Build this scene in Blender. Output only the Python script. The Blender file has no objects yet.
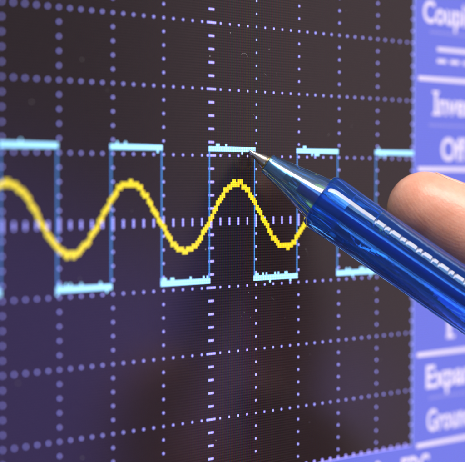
import bpy, bmesh, math, random
from mathutils import Vector, Matrix
random.seed(7)
D = 0.010            # one graticule division, metres
PX = D / 25          # one display pixel
scene = bpy.context.scene
COL = scene.collection

# ------------------------------------------------------------------ camera
def W(u, v, w=0.0):                      # display axes (right, up, out of the screen) in divisions -> world
    return Vector((u * D, -w * D, v * D))
RIGHT = Vector((0.68946951, -0.72431286, 0.00163231)).normalized()
UP = Vector((0.0205023, 0.02176861, 0.99955279)).normalized()
BACK = Vector((-0.72402448, -0.68912771, 0.02985887)).normalized()   # towards the camera
camd = bpy.data.cameras.new('camera')
cam = bpy.data.objects.new('camera', camd); COL.objects.link(cam)
m = Matrix((RIGHT, UP, BACK)).transposed().to_4x4()
m.translation = W(-17.9410873, 0.60856448, 17.52213177)
cam.matrix_world = m
camd.sensor_fit = 'HORIZONTAL'; camd.sensor_width = 36.0
camd.lens = 1659.9 / 465.0 * 36.0
camd.clip_start = 0.01; camd.clip_end = 20
camd.dof.use_dof = True
camd.dof.focus_distance = 25.65 * D
camd.dof.aperture_fstop = (camd.lens / 1000) / (0.84 * D)
scene.camera = cam

# ------------------------------------------------------------------ world, lamps, exposure
wd = bpy.data.worlds.new('World'); scene.world = wd; wd.use_nodes = True
bg = wd.node_tree.nodes['Background']
bg.inputs[0].default_value = (0.82, 0.74, 0.92, 1); bg.inputs[1].default_value = 0.17

def area(name, pos, target, size, power, color):
    d = bpy.data.lights.new(name, 'AREA'); d.shape = 'RECTANGLE'
    d.size, d.size_y = size; d.energy = power; d.color = color
    o = bpy.data.objects.new(name, d); COL.objects.link(o)
    o.location = pos
    zz = (pos - target).normalized(); xx = (RIGHT - zz * RIGHT.dot(zz)).normalized()
    o.rotation_euler = Matrix((xx, zz.cross(xx), zz)).transposed().to_euler()
    return o
PEN0 = W(3.0, -0.3, 2.0)
area('ceiling_lamp', PEN0 + (RIGHT * 0.20 + UP * 0.58 + BACK * 0.34), PEN0, (0.60, 0.28), 10.2, (1.0, 0.97, 0.93))
area('purple_reflection_fill', W(19, -13, 30), W(-1.5, -2.5, 0), (0.26, 0.20), 0.19, (0.20, 0.13, 1.0))  # added light, no real lamp: tints the lower left screen reflection purple
area('warm_reflection_fill', W(47, 0, 33), W(4, -0.5, 0), (0.22, 0.46), 0.12, (1.0, 0.70, 0.72))  # added dim fill with no real source, warms the reflection on the screen's right side

vs = scene.view_settings
vs.view_transform = 'Standard'; vs.look = 'None'; vs.exposure = 0; vs.gamma = 1
scene.render.engine = 'CYCLES'
cy = scene.cycles
cy.use_denoising = True
try: cy.denoiser = 'OPENIMAGEDENOISE'
except Exception: pass
cy.max_bounces = 24; cy.transmission_bounces = 20; cy.glossy_bounces = 8; cy.transparent_max_bounces = 16
cy.caustics_refractive = True; cy.caustics_reflective = True
cy.sample_clamp_indirect = 6.0

# ------------------------------------------------------------------ helpers
def mesh_obj(name, verts, faces, mat, parent=None, smooth=False):
    me = bpy.data.meshes.new(name); me.from_pydata(verts, [], faces); me.update()
    bm = bmesh.new(); bm.from_mesh(me); bmesh.ops.recalc_face_normals(bm, faces=bm.faces); bm.to_mesh(me); bm.free()
    if smooth:
        for p in me.polygons: p.use_smooth = True
    if mat: me.materials.append(mat)
    o = bpy.data.objects.new(name, me); COL.objects.link(o); o.parent = parent
    return o
def empty(name, loc=(0, 0, 0)):
    o = bpy.data.objects.new(name, None); COL.objects.link(o); o.location = loc; o.empty_display_size = 0.01
    return o
def tag(o, label, cat, group=None):
    o['label'] = label; o['category'] = cat
    if group: o['group'] = group
def nt(name):
    mt = bpy.data.materials.new(name); mt.use_nodes = True
    return mt, mt.node_tree.nodes, mt.node_tree.links, mt.node_tree.nodes['Principled BSDF']
def math_node(N, L, op, a, b=None, c=None):
    n = N.new('ShaderNodeMath'); n.operation = op
    for i, x in enumerate((a, b, c)):
        if x is None: continue
        if isinstance(x, (int, float)): n.inputs[i].default_value = x
        else: L.new(x, n.inputs[i])
    return n.outputs[0]

# ------------------------------------------------------------------ materials
def lcd(name, col, strength=1.0, contrast=0.55, mottled=0.0):
    """a display surface: blue, green and red cells side by side under a glossy sheet"""
    mt, N, L, P = nt(name)
    tc = N.new('ShaderNodeTexCoord'); sp = N.new('ShaderNodeSeparateXYZ'); L.new(tc.outputs['Object'], sp.inputs[0])
    px = math_node(N, L, 'MULTIPLY', sp.outputs['X'], 1 / PX)
    pz = math_node(N, L, 'MULTIPLY', sp.outputs['Z'], 1 / PX)
    outs = []
    for ph in (0.33, 0.0, -0.33):          # red, green, blue cell centres
        c = math_node(N, L, 'COSINE', math_node(N, L, 'MULTIPLY', math_node(N, L, 'SUBTRACT', px, ph), 2 * math.pi))
        outs.append(math_node(N, L, 'MULTIPLY_ADD', c, contrast, 1.0))
    row = math_node(N, L, 'COSINE', math_node(N, L, 'MULTIPLY', pz, 2 * math.pi))
    row = math_node(N, L, 'MULTIPLY_ADD', row, contrast * 0.6, 1.0)
    if mottled:
        nz = N.new('ShaderNodeTexNoise'); nz.inputs['Scale'].default_value = 900; nz.inputs['Detail'].default_value = 3
        L.new(tc.outputs['Object'], nz.inputs['Vector'])
        row = math_node(N, L, 'MULTIPLY', row, math_node(N, L, 'MULTIPLY_ADD', nz.outputs[0], mottled, 1 - mottled / 2))
    cb = N.new('ShaderNodeCombineColor')
    for i in range(3):
        L.new(math_node(N, L, 'MULTIPLY', math_node(N, L, 'MULTIPLY', outs[i], row), col[i]), cb.inputs[i])
    P.inputs['Base Color'].default_value = (0.003, 0.003, 0.0035, 1)
    P.inputs['Roughness'].default_value = 0.17
    P.inputs['IOR'].default_value = 1.6
    L.new(cb.outputs[0], P.inputs['Emission Color']); P.inputs['Emission Strength'].default_value = strength
    nb = N.new('ShaderNodeTexNoise'); nb.inputs['Scale'].default_value = 5000; L.new(tc.outputs['Object'], nb.inputs['Vector'])
    bp = N.new('ShaderNodeBump'); bp.inputs['Strength'].default_value = 0.06; bp.inputs['Distance'].default_value = 0.0002
    L.new(nb.outputs[0], bp.inputs['Height']); L.new(bp.outputs[0], P.inputs['Normal'])
    return mt
M_DARK = lcd('display_black', (0.019, 0.0115, 0.0125), 1, 0.90, 0.25)
M_DOT = lcd('graticule_lavender', (0.58, 0.53, 1.65), 1, 0.35)
M_CYAN = lcd('trace_cyan', (0.54, 1.15, 1.70), 1, 0.30)
M_EDGE = lcd('trace_edge_blue', (0.075, 0.28, 0.92), 1, 0.30)
M_YEL = lcd('trace_yellow', (1.10, 0.86, 0.020), 1, 0.30)
M_MENU = lcd('menu_blue', (0.150, 0.180, 0.80), 1, 0.25)
M_MTXT = lcd('menu_pale_pink', (0.88, 0.77, 1.0), 1, 0.15)
M_MDOT = lcd('menu_faint_line', (0.36, 0.34, 0.82), 1, 0.15)

def plain(name, col, rough, metal=0.0, bump=None):
    mt, N, L, P = nt(name)
    P.inputs['Base Color'].default_value = (*col, 1); P.inputs['Roughness'].default_value = rough
    P.inputs['Metallic'].default_value = metal
    if bump:
        tc = N.new('ShaderNodeTexCoord'); nz = N.new('ShaderNodeTexNoise'); nz.inputs['Scale'].default_value = bump[0]
        L.new(tc.outputs['Object'], nz.inputs['Vector'])
        b = N.new('ShaderNodeBump'); b.inputs['Strength'].default_value = bump[1]; b.inputs['Distance'].default_value = 0.0002
        L.new(nz.outputs[0], b.inputs['Height']); L.new(b.outputs[0], P.inputs['Normal'])
    return mt
M_BEZEL = plain('bezel_grey_plastic', (0.16, 0.17, 0.19), 0.55, 0, (3000, 0.3))
M_DUST = plain('dust', (0.32, 0.31, 0.31), 0.9)
M_STEEL = plain('tip_nickel', (0.82, 0.75, 0.68), 0.30, 1.0, (2500, 0.05))
M_BALL = plain('ball_tungsten', (0.42, 0.42, 0.45), 0.2, 1.0)
M_BRASS = plain('tip_brass', (0.72, 0.52, 0.20), 0.25, 1.0)
M_INK = plain('ink_blue', (0.006, 0.05, 0.80), 0.12)

def plastic(name, col, rough, ior=1.49, bump=0.03, sheen=0.0, body=None):
    mt, N, L, P = nt(name)
    P.inputs['Coat Weight'].default_value = sheen; P.inputs['Coat Roughness'].default_value = 0.20
    P.inputs['Base Color'].default_value = (*col, 1)
    P.inputs['Transmission Weight'].default_value = 1.0
    P.inputs['IOR'].default_value = ior
    tc = N.new('ShaderNodeTexCoord')
    nz = N.new('ShaderNodeTexNoise'); nz.inputs['Scale'].default_value = 900; nz.inputs['Detail'].default_value = 4
    L.new(tc.outputs['Object'], nz.inputs['Vector'])
    L.new(math_node(N, L, 'MULTIPLY_ADD', nz.outputs[0], 0.06, rough), P.inputs['Roughness'])
    n2 = N.new('ShaderNodeTexNoise'); n2.inputs['Scale'].default_value = 260; L.new(tc.outputs['Object'], n2.inputs['Vector'])
    b = N.new('ShaderNodeBump'); b.inputs['Strength'].default_value = bump; b.inputs['Distance'].default_value = 0.001
    L.new(n2.outputs[0], b.inputs['Height']); L.new(b.outputs[0], P.inputs['Normal'])
    if body:                              # pigment in the plastic scatters a little of the light
        df = N.new('ShaderNodeBsdfDiffuse'); tr = N.new('ShaderNodeBsdfTranslucent')
        for k in (df, tr): k.inputs['Color'].default_value = (*body[1], 1)
        m1 = N.new('ShaderNodeMixShader'); m1.inputs[0].default_value = 0.5
        L.new(df.outputs[0], m1.inputs[1]); L.new(tr.outputs[0], m1.inputs[2])
        m2 = N.new('ShaderNodeMixShader'); m2.inputs[0].default_value = body[0]
        L.new(P.outputs[0], m2.inputs[1]); L.new(m1.outputs[0], m2.inputs[2])
        L.new(m2.outputs[0], N['Material Output'].inputs['Surface'])
    return mt
M_NOSE = plastic('clear_blue_plastic', (0.36, 0.67, 1.0), 0.0, sheen=1.0, body=(0.035, (0.25, 0.55, 1.0)))
M_BARREL = plastic('blue_plastic', (0.25, 0.56, 1.0), 0.0, bump=0.05, body=(0.075, (0.03, 0.23, 1.0)))
M_TUBE = plastic('refill_clear_plastic', (0.80, 0.82, 0.80), 0.05)

def skin_mat():
    mt, N, L, P = nt('skin')
    tc = N.new('ShaderNodeTexCoord')
    nz = N.new('ShaderNodeTexNoise'); nz.inputs['Scale'].default_value = 170; nz.inputs['Detail'].default_value = 8; nz.inputs['Roughness'].default_value = 0.65
    L.new(tc.outputs['Object'], nz.inputs['Vector'])
    cr = N.new('ShaderNodeValToRGB')
    cr.color_ramp.elements[0].position = 0.3; cr.color_ramp.elements[0].color = (0.63, 0.27, 0.175, 1)
    cr.color_ramp.elements[1].position = 0.75; cr.color_ramp.elements[1].color = (0.76, 0.42, 0.315, 1)
    L.new(nz.outputs[0], cr.inputs[0]); L.new(cr.outputs[0], P.inputs['Base Color'])
    P.inputs['Subsurface Weight'].default_value = 0.85
    P.inputs['Subsurface Radius'].default_value = (1.0, 0.35, 0.18)
    P.inputs['Subsurface Scale'].default_value = 0.0016
    P.inputs['Roughness'].default_value = 0.42
    P.inputs['Specular IOR Level'].default_value = 0.4
    # friction ridges: warped arcs about half a millimetre apart
    mp = N.new('ShaderNodeMapping'); mp.inputs['Location'].default_value = (-0.036, 0.002, 0.0)
    L.new(tc.outputs['Object'], mp.inputs['Vector'])
    wv = N.new('ShaderNodeTexWave'); wv.wave_type = 'RINGS'; wv.rings_direction = 'SPHERICAL'
    wv.inputs['Scale'].default_value = 620; wv.inputs['Distortion'].default_value = 2.5; wv.inputs['Detail'].default_value = 1
    wv.inputs['Detail Scale'].default_value = 0.25
    L.new(mp.outputs[0], wv.inputs['Vector'])
    b = N.new('ShaderNodeBump'); b.inputs['Strength'].default_value = 0.08; b.inputs['Distance'].default_value = 0.00006
    L.new(wv.outputs['Fac'], b.inputs['Height'])
    b2 = N.new('ShaderNodeBump'); b2.inputs['Strength'].default_value = 0.25; b2.inputs['Distance'].default_value = 0.0002
    n3 = N.new('ShaderNodeTexNoise'); n3.inputs['Scale'].default_value = 1400; n3.inputs['Detail'].default_value = 3
    L.new(tc.outputs['Object'], n3.inputs['Vector'])
    L.new(n3.outputs[0], b2.inputs['Height']); L.new(b.outputs[0], b2.inputs['Normal']); L.new(b2.outputs[0], P.inputs['Normal'])
    return mt
M_SKIN = skin_mat()
def nail_mat():
    mt, N, L, P = nt('nail')
    P.inputs['Base Color'].default_value = (0.69, 0.39, 0.29, 1); P.inputs['Roughness'].default_value = 0.45
    P.inputs['Subsurface Weight'].default_value = 0.5; P.inputs['Subsurface Scale'].default_value = 0.0008
    return mt
M_NAIL = nail_mat()

# ------------------------------------------------------------------ the oscilloscope display
scope = empty('oscilloscope')
tag(scope, 'oscilloscope display showing a yellow sine and a cyan square wave on a dotted grid', 'oscilloscope')
def rects(name, rs, layer, mat, parent):
    """flat lit rectangles in pixel units (x0, x1, z0, z1), layer in hundredths of a millimetre"""
    vs, fs = [], []
    y = -layer * 1e-5
    for x0, x1, z0, z1 in rs:
        k = len(vs)
        vs += [(x0 * PX, y, z0 * PX), (x1 * PX, y, z0 * PX), (x1 * PX, y, z1 * PX), (x0 * PX, y, z1 * PX)]
        fs.append((k, k + 1, k + 2, k + 3))
    return mesh_obj(name, vs, fs, mat, parent)
def box(name, x0, x1, y0, y1, z0, z1, mat, parent, bevel=0.0):
    me = bpy.data.meshes.new(name); bm = bmesh.new(); bmesh.ops.create_cube(bm, size=1)
    for v in bm.verts:
        v.co = Vector(((x0 + x1) / 2 + v.co.x * (x1 - x0), (y0 + y1) / 2 + v.co.y * (y1 - y0), (z0 + z1) / 2 + v.co.z * (z1 - z0)))
    if bevel: bmesh.ops.bevel(bm, geom=bm.edges[:], offset=bevel, segments=3, affect='EDGES', profile=0.5)
    bm.to_mesh(me); bm.free(); me.materials.append(mat)
    o = bpy.data.objects.new(name, me); COL.objects.link(o); o.parent = parent
    return o
U0, U1, V0, V1 = -135, 185, -128, 112                    # the 320 x 240 pixel panel
box('display_panel', U0 * PX, U1 * PX, 0, 0.003, V0 * PX, V1 * PX, M_DARK, scope)
# housing and bezel just outside the picture
def ring(name, x0, x1, z0, z1, wd_, y0, y1, mat, parent):
    o = [(x0 - wd_, z0 - wd_), (x1 + wd_, z0 - wd_), (x1 + wd_, z1 + wd_), (x0 - wd_, z1 + wd_)]
    i = [(x0, z0), (x1, z0), (x1, z1), (x0, z1)]
    vs = [(x, y0, z) for x, z in o] + [(x, y0, z) for x, z in i] + [(x, y1, z) for x, z in o] + [(x, y1, z) for x, z in i]
    fs = []
    for k in range(4):
        j = (k + 1) % 4
        fs += [(k, j, 4 + j, 4 + k), (8 + k, 8 + j, 12 + j, 12 + k), (k, j, 8 + j, 8 + k), (4 + k, 4 + j, 12 + j, 12 + k)]
    return mesh_obj(name, vs, fs, mat, parent)
ring('bezel', U0 * PX - 0.0005, U1 * PX + 0.0005, V0 * PX - 0.0005, V1 * PX + 0.0005, 0.012, -0.002, 0.010, M_BEZEL, scope)
box('housing', U0 * PX - 0.012, U1 * PX + 0.012, 0.0101, 0.06, V0 * PX - 0.012, V1 * PX + 0.012, M_BEZEL, scope, 0.002)

h = 0.46
dot = lambda x, z, hx=h, hz=h: (x - hx, x + hx, z - hz, z + hz)
for n in range(-3, 4):
    if n == 0: continue
    rects('dotted_graticule_line', [dot(x, n * 25) for x in range(-125, 124, 5) if x != 0], 2, M_DOT, scope)
for n in range(-5, 5):
    if n == 0: continue
    rects('dotted_graticule_line', [dot(n * 25, z) for z in range(-95, 96, 5) if z % 25], 2, M_DOT, scope)
rects('centre_axis', [dot(0, z, 2.45 if z % 25 == 0 else 1.5, h) for z in range(-95, 96, 5) if z != 0], 2, M_DOT, scope)
rects('centre_axis', [dot(x, 0, h, 2.4 if x % 25 == 0 else 1.5) for x in range(-125, 124, 5)], 2, M_DOT, scope)
rects('graticule_border', [dot(124.0, z, 0.5, 0.5) for z in range(-95, 96, 5)] + [(124.75, 125.2, -99, 100)], 2, M_DOT, scope)
rects('graticule_border', [dot(x, -98.4, 0.6, 0.7) for x in range(-125, 124, 5)] + [(-125, 124.5, -99.3, -98.9)], 3, M_DOT, scope)

# cyan square wave: levels with single-pixel noise, joined by one-pixel edges
cyan = []
edges = []
for k in range(-1, 9):                                   # k: division index, 0 at the fourth division left of centre
    hi = (k % 2 == 0)
    x0 = (k - 4) * 25 - 1.0; x1 = x0 + 25
    lo_, hi_ = (26.5, 28.5) if hi else (-23.4, -21.3)
    if k == 8: x1 = 124.4
    cyan.append((x0 - 0.5, x1 + 0.5, lo_, hi_))
    for c in range(int(x1 - x0)):
        xx = x0 + c
        r = random.random()
        up, dn = (0.06, 0.07) if hi else (0.34, 0.04)
        if r < up: cyan.append((xx - 0.5, xx + 0.5, hi_ + 0.001, hi_ + 1.0))
        elif r > 1 - dn: cyan.append((xx - 0.5, xx + 0.5, lo_ - 1.0, lo_ - 0.001))
    if k < 8:
        # a pixel of overshoot at each corner, then the edge itself
        if hi: edges.append((x1 - 0.32, x1 + 0.32, -21.25, 26.45))
        else: edges.append((x1 - 0.32, x1 + 0.32, -21.25, 26.45))
sq = rects('square_wave_trace', cyan, 3, M_CYAN, scope)
sq['label'] = 'cyan square wave trace'
rects('square_wave_edges', edges, 3, M_EDGE, sq)

# yellow sine: one run of pixels for each column
yel = []
def sine(i):
    n = i / 25 + 4
    return 25 * (0.080 + 0.500 * math.cos(math.pi * (n - 0.072) / 1.118))
prev = round(sine(-125))
for i in range(-125, 124):
    y0 = sine(i) + random.uniform(-0.5, 0.5)
    c = round(y0)
    lo_, hi_ = min(c, prev), max(c, prev)
    if hi_ - lo_ > 0: lo_ += 0 ; hi_ -= 0
    yel.append((i - 0.5, i + 0.5, lo_ - 0.96, hi_ + 0.96))
    prev = c
yo = rects('sine_trace', yel, 4, M_YEL, scope)
yo['label'] = 'yellow sine wave trace'

# menu column and status bar
menu = rects('menu_panel', [(125.25, U1 - 2, V0 + 2, V1 - 2)], 2, M_MENU, scope)
menu['label'] = 'blue soft key menu column'
status = rects('status_bar', [(U0 + 2, 125.2, V0 + 2, -99.35)], 2, M_MENU, scope)
def uv(name, rs, layer, mat, parent):
    return rects(name, [(a * 25, b * 25, c * 25, d * 25) for a, b, c, d in rs], layer, mat, parent)
for v in (3.985, 2.402, 0.829, -0.79, -2.406, -3.995):
    uv('separator', [(5.12, 7.25, v - 0.04, v + 0.04)], 4, M_MTXT, menu)
def text(body, u, v, width, height, parent, mat=M_MTXT, bold=0.028):
    """lettering whose first capital starts at u with its foot on v"""
    cu = bpy.data.curves.new('t', 'FONT'); cu.body = body; cu.size = 1; cu.offset = bold; cu.resolution_u = 4
    to = bpy.data.objects.new('t', cu); COL.objects.link(to)
    dg = bpy.context.evaluated_depsgraph_get(); dg.update()
    me = bpy.data.meshes.new_from_object(to.evaluated_get(dg))
    bpy.data.objects.remove(to); bpy.data.curves.remove(cu)
    xs = [p.co.x for p in me.vertices]; x0, x1 = min(xs), max(xs)
    cap = 0.73 + 2 * bold
    for p in me.vertices:
        p.co = Vector(((u + (p.co.x - x0) / (x1 - x0) * width) * D, -5e-5, (v + (p.co.y + bold) / cap * height) * D))
    me.materials.clear(); me.materials.append(mat); me.name = 'menu_text'
    o = bpy.data.objects.new('menu_text', me); COL.objects.link(o); o.parent = parent
    o['label'] = 'lettering reading ' + body
    return o
text('Coupling', 5.25, 3.368, 1.86, 0.415, menu)
text('Invert', 5.59, 1.776, 1.32, 0.42, menu)
uv('letter_serif', [(5.53, 5.72, 1.770, 1.82), (5.53, 5.72, 2.15, 2.20)], 6, M_MTXT, menu)
text('Off', 5.79, 0.974, 0.76, 0.44, menu)
text('Expand', 5.388, -3.021, 1.66, 0.44, menu)
text('Ground', 5.423, -3.781, 1.32, 0.415, menu)
text('1', 6.00, -2.17, 0.12, 0.43, menu)
uv('letter_serif', [(5.98, 6.22, -2.175, -2.115)], 6, M_MTXT, menu)
text('EDC', 4.689, -4.55, 0.80, 0.42, status)
text('0', 3.90, -4.52, 0.27, 0.42, status)
for u, v in ((5.483, 3.22), (5.468, 1.60), (5.50, -1.60), (5.509, -3.19)):
    rects('underline', [dot(u * 25 + 2 * i, v * 25, 0.55, 0.55) for i in range(21)], 4, M_MDOT, menu)
uv('direct_current_symbol', [(5.66, 6.80, 2.895, 2.968)] + [(5.661 + 0.385 * i, 5.93 + 0.385 * i, 2.69, 2.76) for i in range(3)], 4, M_MTXT, menu)

# dust and lint lying on the glass
dv, df = [], []
def speck(u, v, r):
    k = len(dv); n = 6; a0 = random.random() * 6
    for i in range(n):
        rr = r * random.uniform(0.5, 1.2)
        dv.append((u * D + rr * math.cos(a0 + i * 2 * math.pi / n), -7e-5 - random.random() * 2e-5, v * D + rr * math.sin(a0 + i * 2 * math.pi / n) * 0.8))
    df.append(tuple(range(k, k + n)))
def lint(u, v, ln, a, bend):
    pts = []
    for i in range(6):
        t = i / 5
        pts.append((u * D + ln * t * math.cos(a + bend * t), v * D + ln * t * math.sin(a + bend * t)))
    k = len(dv)
    for x, z in pts:
        dv.extend([(x, -8e-5, z), (x, -8e-5, z + 0.00003)])
    for i in range(5): df.append((k + 2 * i, k + 2 * i + 2, k + 2 * i + 3, k + 2 * i + 1))
for i in range(50): speck(random.uniform(-4.5, 4.9), random.uniform(-3.9, 3.9), random.choice((0.00005, 0.00007, 0.00009, 0.00013)))
for u, v, l, a, b in ((0.80, 2.52, 0.0016, 1.9, 1.0), (1.25, 2.66, 0.0006, 0.1, 0.3), (1.16, 2.28, 0.0008, 0.4, -0.8), (1.45, 2.26, 0.0006, 1.2, 0.4),
                      (0.95, 1.62, 0.0005, 2.0, .5), (2.2, -0.6, 0.0014, 1.1, 0.8), (1.35, -1.2, 0.0009, -1.0, .3), (3.3, 1.5, 0.0008, 0.8, 0.4), (2.7, 1.35, 0.0006, 0.5, .2)):
    lint(u, v, l, a, b)
du = mesh_obj('dust', dv, df, M_DUST, scope); du['kind'] = 'stuff'

# ------------------------------------------------------------------ the pen: local z runs from the point to the back end, unit one division
AX = (W(0.48573547, -0.57064785, 0.66213449).normalized() + UP * 0.008).normalized()
TIP = W(0.813, 1.086, 0.012)
pen = empty('ballpoint_pen')
q = AX.to_track_quat('Z', 'Y')
pm = q.to_matrix().to_4x4(); pm.translation = TIP
pen.matrix_world = pm
tag(pen, 'translucent blue ballpoint pen held against the screen with its metal point on the cyan trace', 'pen')
def lathe(name, prof, mat, parent, seg=96, closed=False, flats=None):
    """prof: (z, r) in divisions; closed joins the last ring to the first (a hollow wall)"""
    vs, fs = [], []
    rings = []
    for z, r, *cut in prof:
        if r < 1e-6:
            rings.append([len(vs)]); vs.append((0, 0, z * D))
        else:
            k = len(vs); rings.append(list(range(k, k + seg)))
            for i in range(seg):
                a = 2 * math.pi * i / seg
                rr = r * D * (1 - flats[0] * math.cos(6 * (a - flats[1])) if flats else 1)      # six softened flats
                if cut: rr -= cut[0] * D * (0.12 + 0.88 * max(0, math.cos(a - flats[1])) ** 6)
                vs.append((rr * math.cos(a), rr * math.sin(a), z * D))
    pairs = list(zip(rings, rings[1:])) + ([(rings[-1], rings[0])] if closed else [])
    for a, b in pairs:
        for i in range(seg):
            j = (i + 1) % seg
            if len(a) == 1 and len(b) == 1: continue
            if len(a) == 1: fs.append((a[0], b[i], b[j]))
            elif len(b) == 1: fs.append((a[i], a[j], b[0]))
            else: fs.append((a[i], a[j], b[j], b[i]))
    o = mesh_obj(name, vs, fs, mat, parent, smooth=True)
    me = o.data
    bm = bmesh.new(); bm.from_mesh(me)
    for e in bm.edges:
        if len(e.link_faces) == 2 and e.calc_face_angle(0) > math.radians(38): e.smooth = False
    bm.to_mesh(me); bm.free()
    return o
def sm(pts, n=6):
    """Catmull-Rom through the profile points"""
    out = []
    for i in range(len(pts) - 1):
        p0 = Vector(pts[max(i - 1, 0)]); p1 = Vector(pts[i]); p2 = Vector(pts[i + 1]); p3 = Vector(pts[min(i + 2, len(pts) - 1)])
        for k in range(n):
            t = k / n
            out.append(tuple(0.5 * ((2 * p1) + (p2 - p0) * t + (2 * p0 - 5 * p1 + 4 * p2 - p3) * t * t + (3 * p1 - p0 - 3 * p2 + p3) * t ** 3)))
    out.append(tuple(pts[-1]))
    return out
side = (RIGHT * 0.579 + UP * 0.815)
fl = pm.to_3x3().inverted() @ (BACK * math.cos(math.radians(36)) + side * math.sin(math.radians(36)))
fb = pm.to_3x3().inverted() @ (BACK * math.cos(math.radians(25)) + side * math.sin(math.radians(25)))
point = lathe('metal_point', [(0.035, 0.0), (0.035, 0.030), (0.05, 0.034), (0.30, 0.100), (0.325, 0.108), (0.335, 0.118), (0.40, 0.120), (0.40, 0.085), (0.80, 0.085), (0.80, 0.0)], M_STEEL, pen)
lathe('ball', [(0.032 - 0.030 * math.cos(a * math.pi / 12), 0.030 * math.sin(a * math.pi / 12)) for a in range(13)], M_BALL, point, 32)
lathe('brass_collar', [(0.327, 0.125), (0.337, 0.132), (0.362, 0.132), (0.368, 0.125), (0.368, 0.1205), (0.327, 0.1195)], M_BRASS, point, 64, True)
# nose cone: hollow wall
outer = [(0.345, 0.140), (0.352, 0.155), (0.375, 0.163)] + [(0.375 + (1.33 - 0.375) * t / 8, 0.163 + (0.356 - 0.163) * t / 8) for t in range(1, 9)]
outer += [(1.36, 0.356), (1.75, 0.318)]
inner = [(1.75, 0.265), (1.30, 0.255), (0.95, 0.195), (0.70, 0.150), (0.43, 0.1235), (0.345, 0.1235)]
lathe('nose_cone', outer + inner, M_NOSE, pen, 144, True, (0.0265, math.atan2(fl.y, fl.x)))
# barrel: a rounded front rim, a slight waist, then shallow rings to grip
op = [(1.318, 0.362), (1.322, 0.398), (1.355, 0.425), (1.40, 0.442), (1.50, 0.450), (1.66, 0.446), (1.86, 0.440), (2.05, 0.437)]
prof = sm(op, 4)
z = 2.22
gi = 0
while z < 6.4:
    dp = random.uniform(0.003, 0.008)
    prof += [(z - 0.008, 0.437), (z, 0.437), (z + 0.010, 0.437, dp), (z + 0.022, 0.437, dp), (z + 0.032, 0.437), (z + 0.040, 0.437)]
    z += (0.185, 0.105)[gi % 2] + random.uniform(-0.012, 0.012); gi += 1
prof += [(6.6, 0.437), (12.8, 0.425), (12.85, 0.41), (12.85, 0.31)]
prof += [(6.6, 0.325), (2.4, 0.325), (1.80, 0.325), (1.77, 0.3225), (1.36, 0.358), (1.318, 0.358)]
lathe('barrel', prof, M_BARREL, pen, 144, True, (-0.015, math.atan2(fb.y, fb.x)))
cap = lathe('end_plug', sm([(12.86, 0.40), (13.0, 0.40), (13.3, 0.36), (13.42, 0.22), (13.44, 0.0)], 5), plain('plug_blue', (0.01, 0.03, 0.30), 0.3), pen)
# refill tube with its ink
refill = lathe('refill', [(0.70, 0.128), (11.5, 0.128), (11.5, 0.092), (0.82, 0.092), (0.82, 0.0865), (0.70, 0.0865)], M_TUBE, pen, 64, True)
lathe('ink', [(0.97, 0.0), (0.97, 0.09), (9.4, 0.09), (9.4, 0.0)], M_INK, refill, 48)

# ------------------------------------------------------------------ the hand: local axes right, up, towards the viewer, unit one division
hm = Matrix((RIGHT, UP, BACK)).transposed().to_4x4(); hm.translation = W(0.813, 1.086, 0)
def chain(bm, pts, seg=24, sub=8):
    """a tapering limb with rounded ends along (x, y, z, radius) points"""
    dense = []
    n = len(pts)
    for i in range(n - 1):
        P0, P1, P2, P3 = (Vector(pts[max(i - 1, 0)]), Vector(pts[i]), Vector(pts[i + 1]), Vector(pts[min(i + 2, n - 1)]))
        for k in range(sub):
            t = k / sub
            dense.append(0.5 * ((2 * P1) + (P2 - P0) * t + (2 * P0 - 5 * P1 + 4 * P2 - P3) * t * t + (3 * P1 - P0 - 3 * P2 + P3) * t ** 3))
    dense.append(Vector(pts[-1]))
    C = [Vector(p[:3]) for p in dense]; Rr = [p[3] for p in dense]
    d0 = (C[1] - C[0]).normalized(); d1 = (C[-1] - C[-2]).normalized()
    rings = []
    for a in (78, 66, 54, 42, 30, 18, 8):
        rings.append((C[0] - d0 * Rr[0] * math.sin(math.radians(a)), Rr[0] * math.cos(math.radians(a)), d0))
    for i in range(len(C)):
        d = (C[min(i + 1, len(C) - 1)] - C[max(i - 1, 0)]).normalized(); rings.append((C[i], Rr[i], d))
    for a in (18, 40, 60, 78):
        rings.append((C[-1] + d1 * Rr[-1] * math.sin(math.radians(a)), Rr[-1] * math.cos(math.radians(a)), d1))
    vr = []
    for c, r, d in rings:
        e = Vector((0, 0, 1)).cross(d).normalized(); g = d.cross(e)
        vr.append([bm.verts.new((c + (e * math.cos(2 * math.pi * i / seg) + g * math.sin(2 * math.pi * i / seg)) * r) * D) for i in range(seg)])
    for a, b in zip(vr, vr[1:]):
        for i in range(seg): bm.faces.new((a[i], a[(i + 1) % seg], b[(i + 1) % seg], b[i]))
    bm.faces.new(vr[0][::-1]); bm.faces.new(vr[-1])
INDEX = [(2.79, -0.90, -0.50, 0.60), (3.20, -1.12, -0.56, 0.685), (3.75, -1.45, -0.64, 0.73), (4.75, -2.05, -0.80, 0.74), (6.0, -2.75, -1.0, 0.82), (7.1, -3.45, -1.1, 0.86), (8.4, -4.6, -1.2, 0.88), (9.9, -6.1, -1.2, 1.05)]
bm = bmesh.new()
chain(bm, INDEX, 32)
chain(bm, [(5.05, -4.15, 0.95, 0.62), (5.6, -4.5, 1.15, 0.74), (6.9, -5.3, 1.35, 0.84), (8.8, -6.8, 1.3, 0.95), (10.8, -7.9, 0.4, 1.30), (13.0, -8.6, -0.3, 1.5)])
chain(bm, [(4.75, -4.55, -0.70, 0.58), (5.3, -4.85, -0.95, 0.68), (6.5, -5.4, -1.5, 0.76), (8.2, -6.2, -2.1, 0.86), (10.6, -7.0, -1.9, 1.05)])
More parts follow.
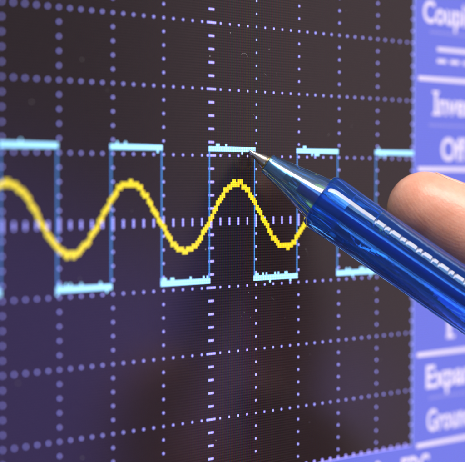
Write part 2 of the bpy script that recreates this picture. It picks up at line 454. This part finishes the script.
chain(bm, [(6.0, -6.3, -1.2, 0.55), (6.5, -6.6, -1.5, 0.66), (7.4, -7.0, -2.1, 0.74), (8.9, -7.7, -2.9, 0.82), (11.2, -8.0, -2.4, 1.0)])
chain(bm, [(7.1, -7.7, -1.3, 0.48), (7.6, -8.0, -1.6, 0.56), (8.3, -8.4, -2.1, 0.62), (9.6, -9.1, -2.7, 0.70), (11.7, -8.9, -2.5, 0.9)])
for a in ((9.9, -6.1, -1.2, 1.05), (10.6, -7.0, -1.9, 1.05), (11.2, -8.0, -2.4, 1.0), (11.7, -8.9, -2.5, 0.9)):
    chain(bm, [a, ((a[0] + 15.0) / 2, (a[1] - 8.6) / 2, (a[2] - 1.2) / 2, 1.35), (15.0, -8.6, -1.2, 1.6), (15.9, -8.9, -1.2, 1.7)])
chain(bm, [(14.9, -8.6, -1.1, 1.75), (17.5, -9.2, -1.2, 1.9), (21.5, -10.2, -1.4, 2.2), (25, -11.2, -1.5, 2.5)])
me = bpy.data.meshes.new('hand'); bm.to_mesh(me); bm.free()
tmp = bpy.data.objects.new('tmp', me); COL.objects.link(tmp)
rm = tmp.modifiers.new('r', 'REMESH'); rm.mode = 'VOXEL'; rm.voxel_size = 0.05 * D
s_ = tmp.modifiers.new('s', 'SMOOTH'); s_.factor = 0.5; s_.iterations = 8
dg = bpy.context.evaluated_depsgraph_get(); dg.update()
hme = bpy.data.meshes.new_from_object(tmp.evaluated_get(dg))
bpy.data.objects.remove(tmp)
# the pad gives way where the pen presses into it
pa = hm.inverted() @ TIP; pd = (hm.inverted().to_3x3() @ AX).normalized()
for v in hme.vertices:
    r = v.co - pa; s = r.dot(pd); rad = r - pd * s; ln = rad.length
    lim = 0.441 * D
    if s > 0 and ln < lim + 0.12 * D:
        k = (ln - (lim - 0.5 * D)) / (0.62 * D)
        if ln < lim: v.co = pa + pd * s + rad * (lim / max(ln, 1e-9))
for p in hme.polygons: p.use_smooth = True
hme.name = 'hand'; hme.materials.clear(); hme.materials.append(M_SKIN)
hand = bpy.data.objects.new('hand', hme); COL.objects.link(hand); hand.matrix_world = hm
tag(hand, 'bare hand with its index fingertip resting on the blue pen', 'hand')
# nail of the index finger: a thin curved plate on the far upper side
nv, nf = [], []
A = Vector(INDEX[0][:3]); B = Vector(INDEX[1][:3]); Cc = Vector(INDEX[2][:3])
nd = Vector((0.30, 0.86, -0.42)).normalized()
NL, NA = 12, 14
for layer in (0.035, 0.0):
    for i in range(NL + 1):
        t = i / NL                                    # 0 free edge .. 1 cuticle
        c = A + (Cc - A) * (t * 0.95 - 0.12)
        axis = (Cc - A).normalized()
        n0 = (nd - axis * nd.dot(axis)).normalized(); side = axis.cross(n0)
        r = 0.56 + 0.17 * min(1, max(0, t * 1.05))
        for j in range(NA + 1):
            a = (j / NA - 0.5) * 2 * math.radians(46) * (1 - 0.25 * max(0, t - 0.75) / 0.25 * 0.6)
            if t < 0.12: a *= 0.80 + 0.2 * t / 0.12
            nv.append(tuple((c + (n0 * math.cos(a) + side * math.sin(a)) * (r + layer)) * D))
S = (NL + 1) * (NA + 1)
for i in range(NL):
    for j in range(NA):
        k = i * (NA + 1) + j
        nf.append((k, k + 1, k + NA + 2, k + NA + 1)); nf.append((S + k, S + k + NA + 1, S + k + NA + 2, S + k + 1))
for i in range(NL):
    for j in (0, NA):
        k = i * (NA + 1) + j; nf.append((k, k + NA + 1, S + k + NA + 1, S + k))
for j in range(NA):
    for i in (0, NL):
        k = i * (NA + 1) + j; nf.append((k, k + 1, S + k + 1, S + k))
mesh_obj('fingernail', nv, nf, M_NAIL, hand, smooth=True)
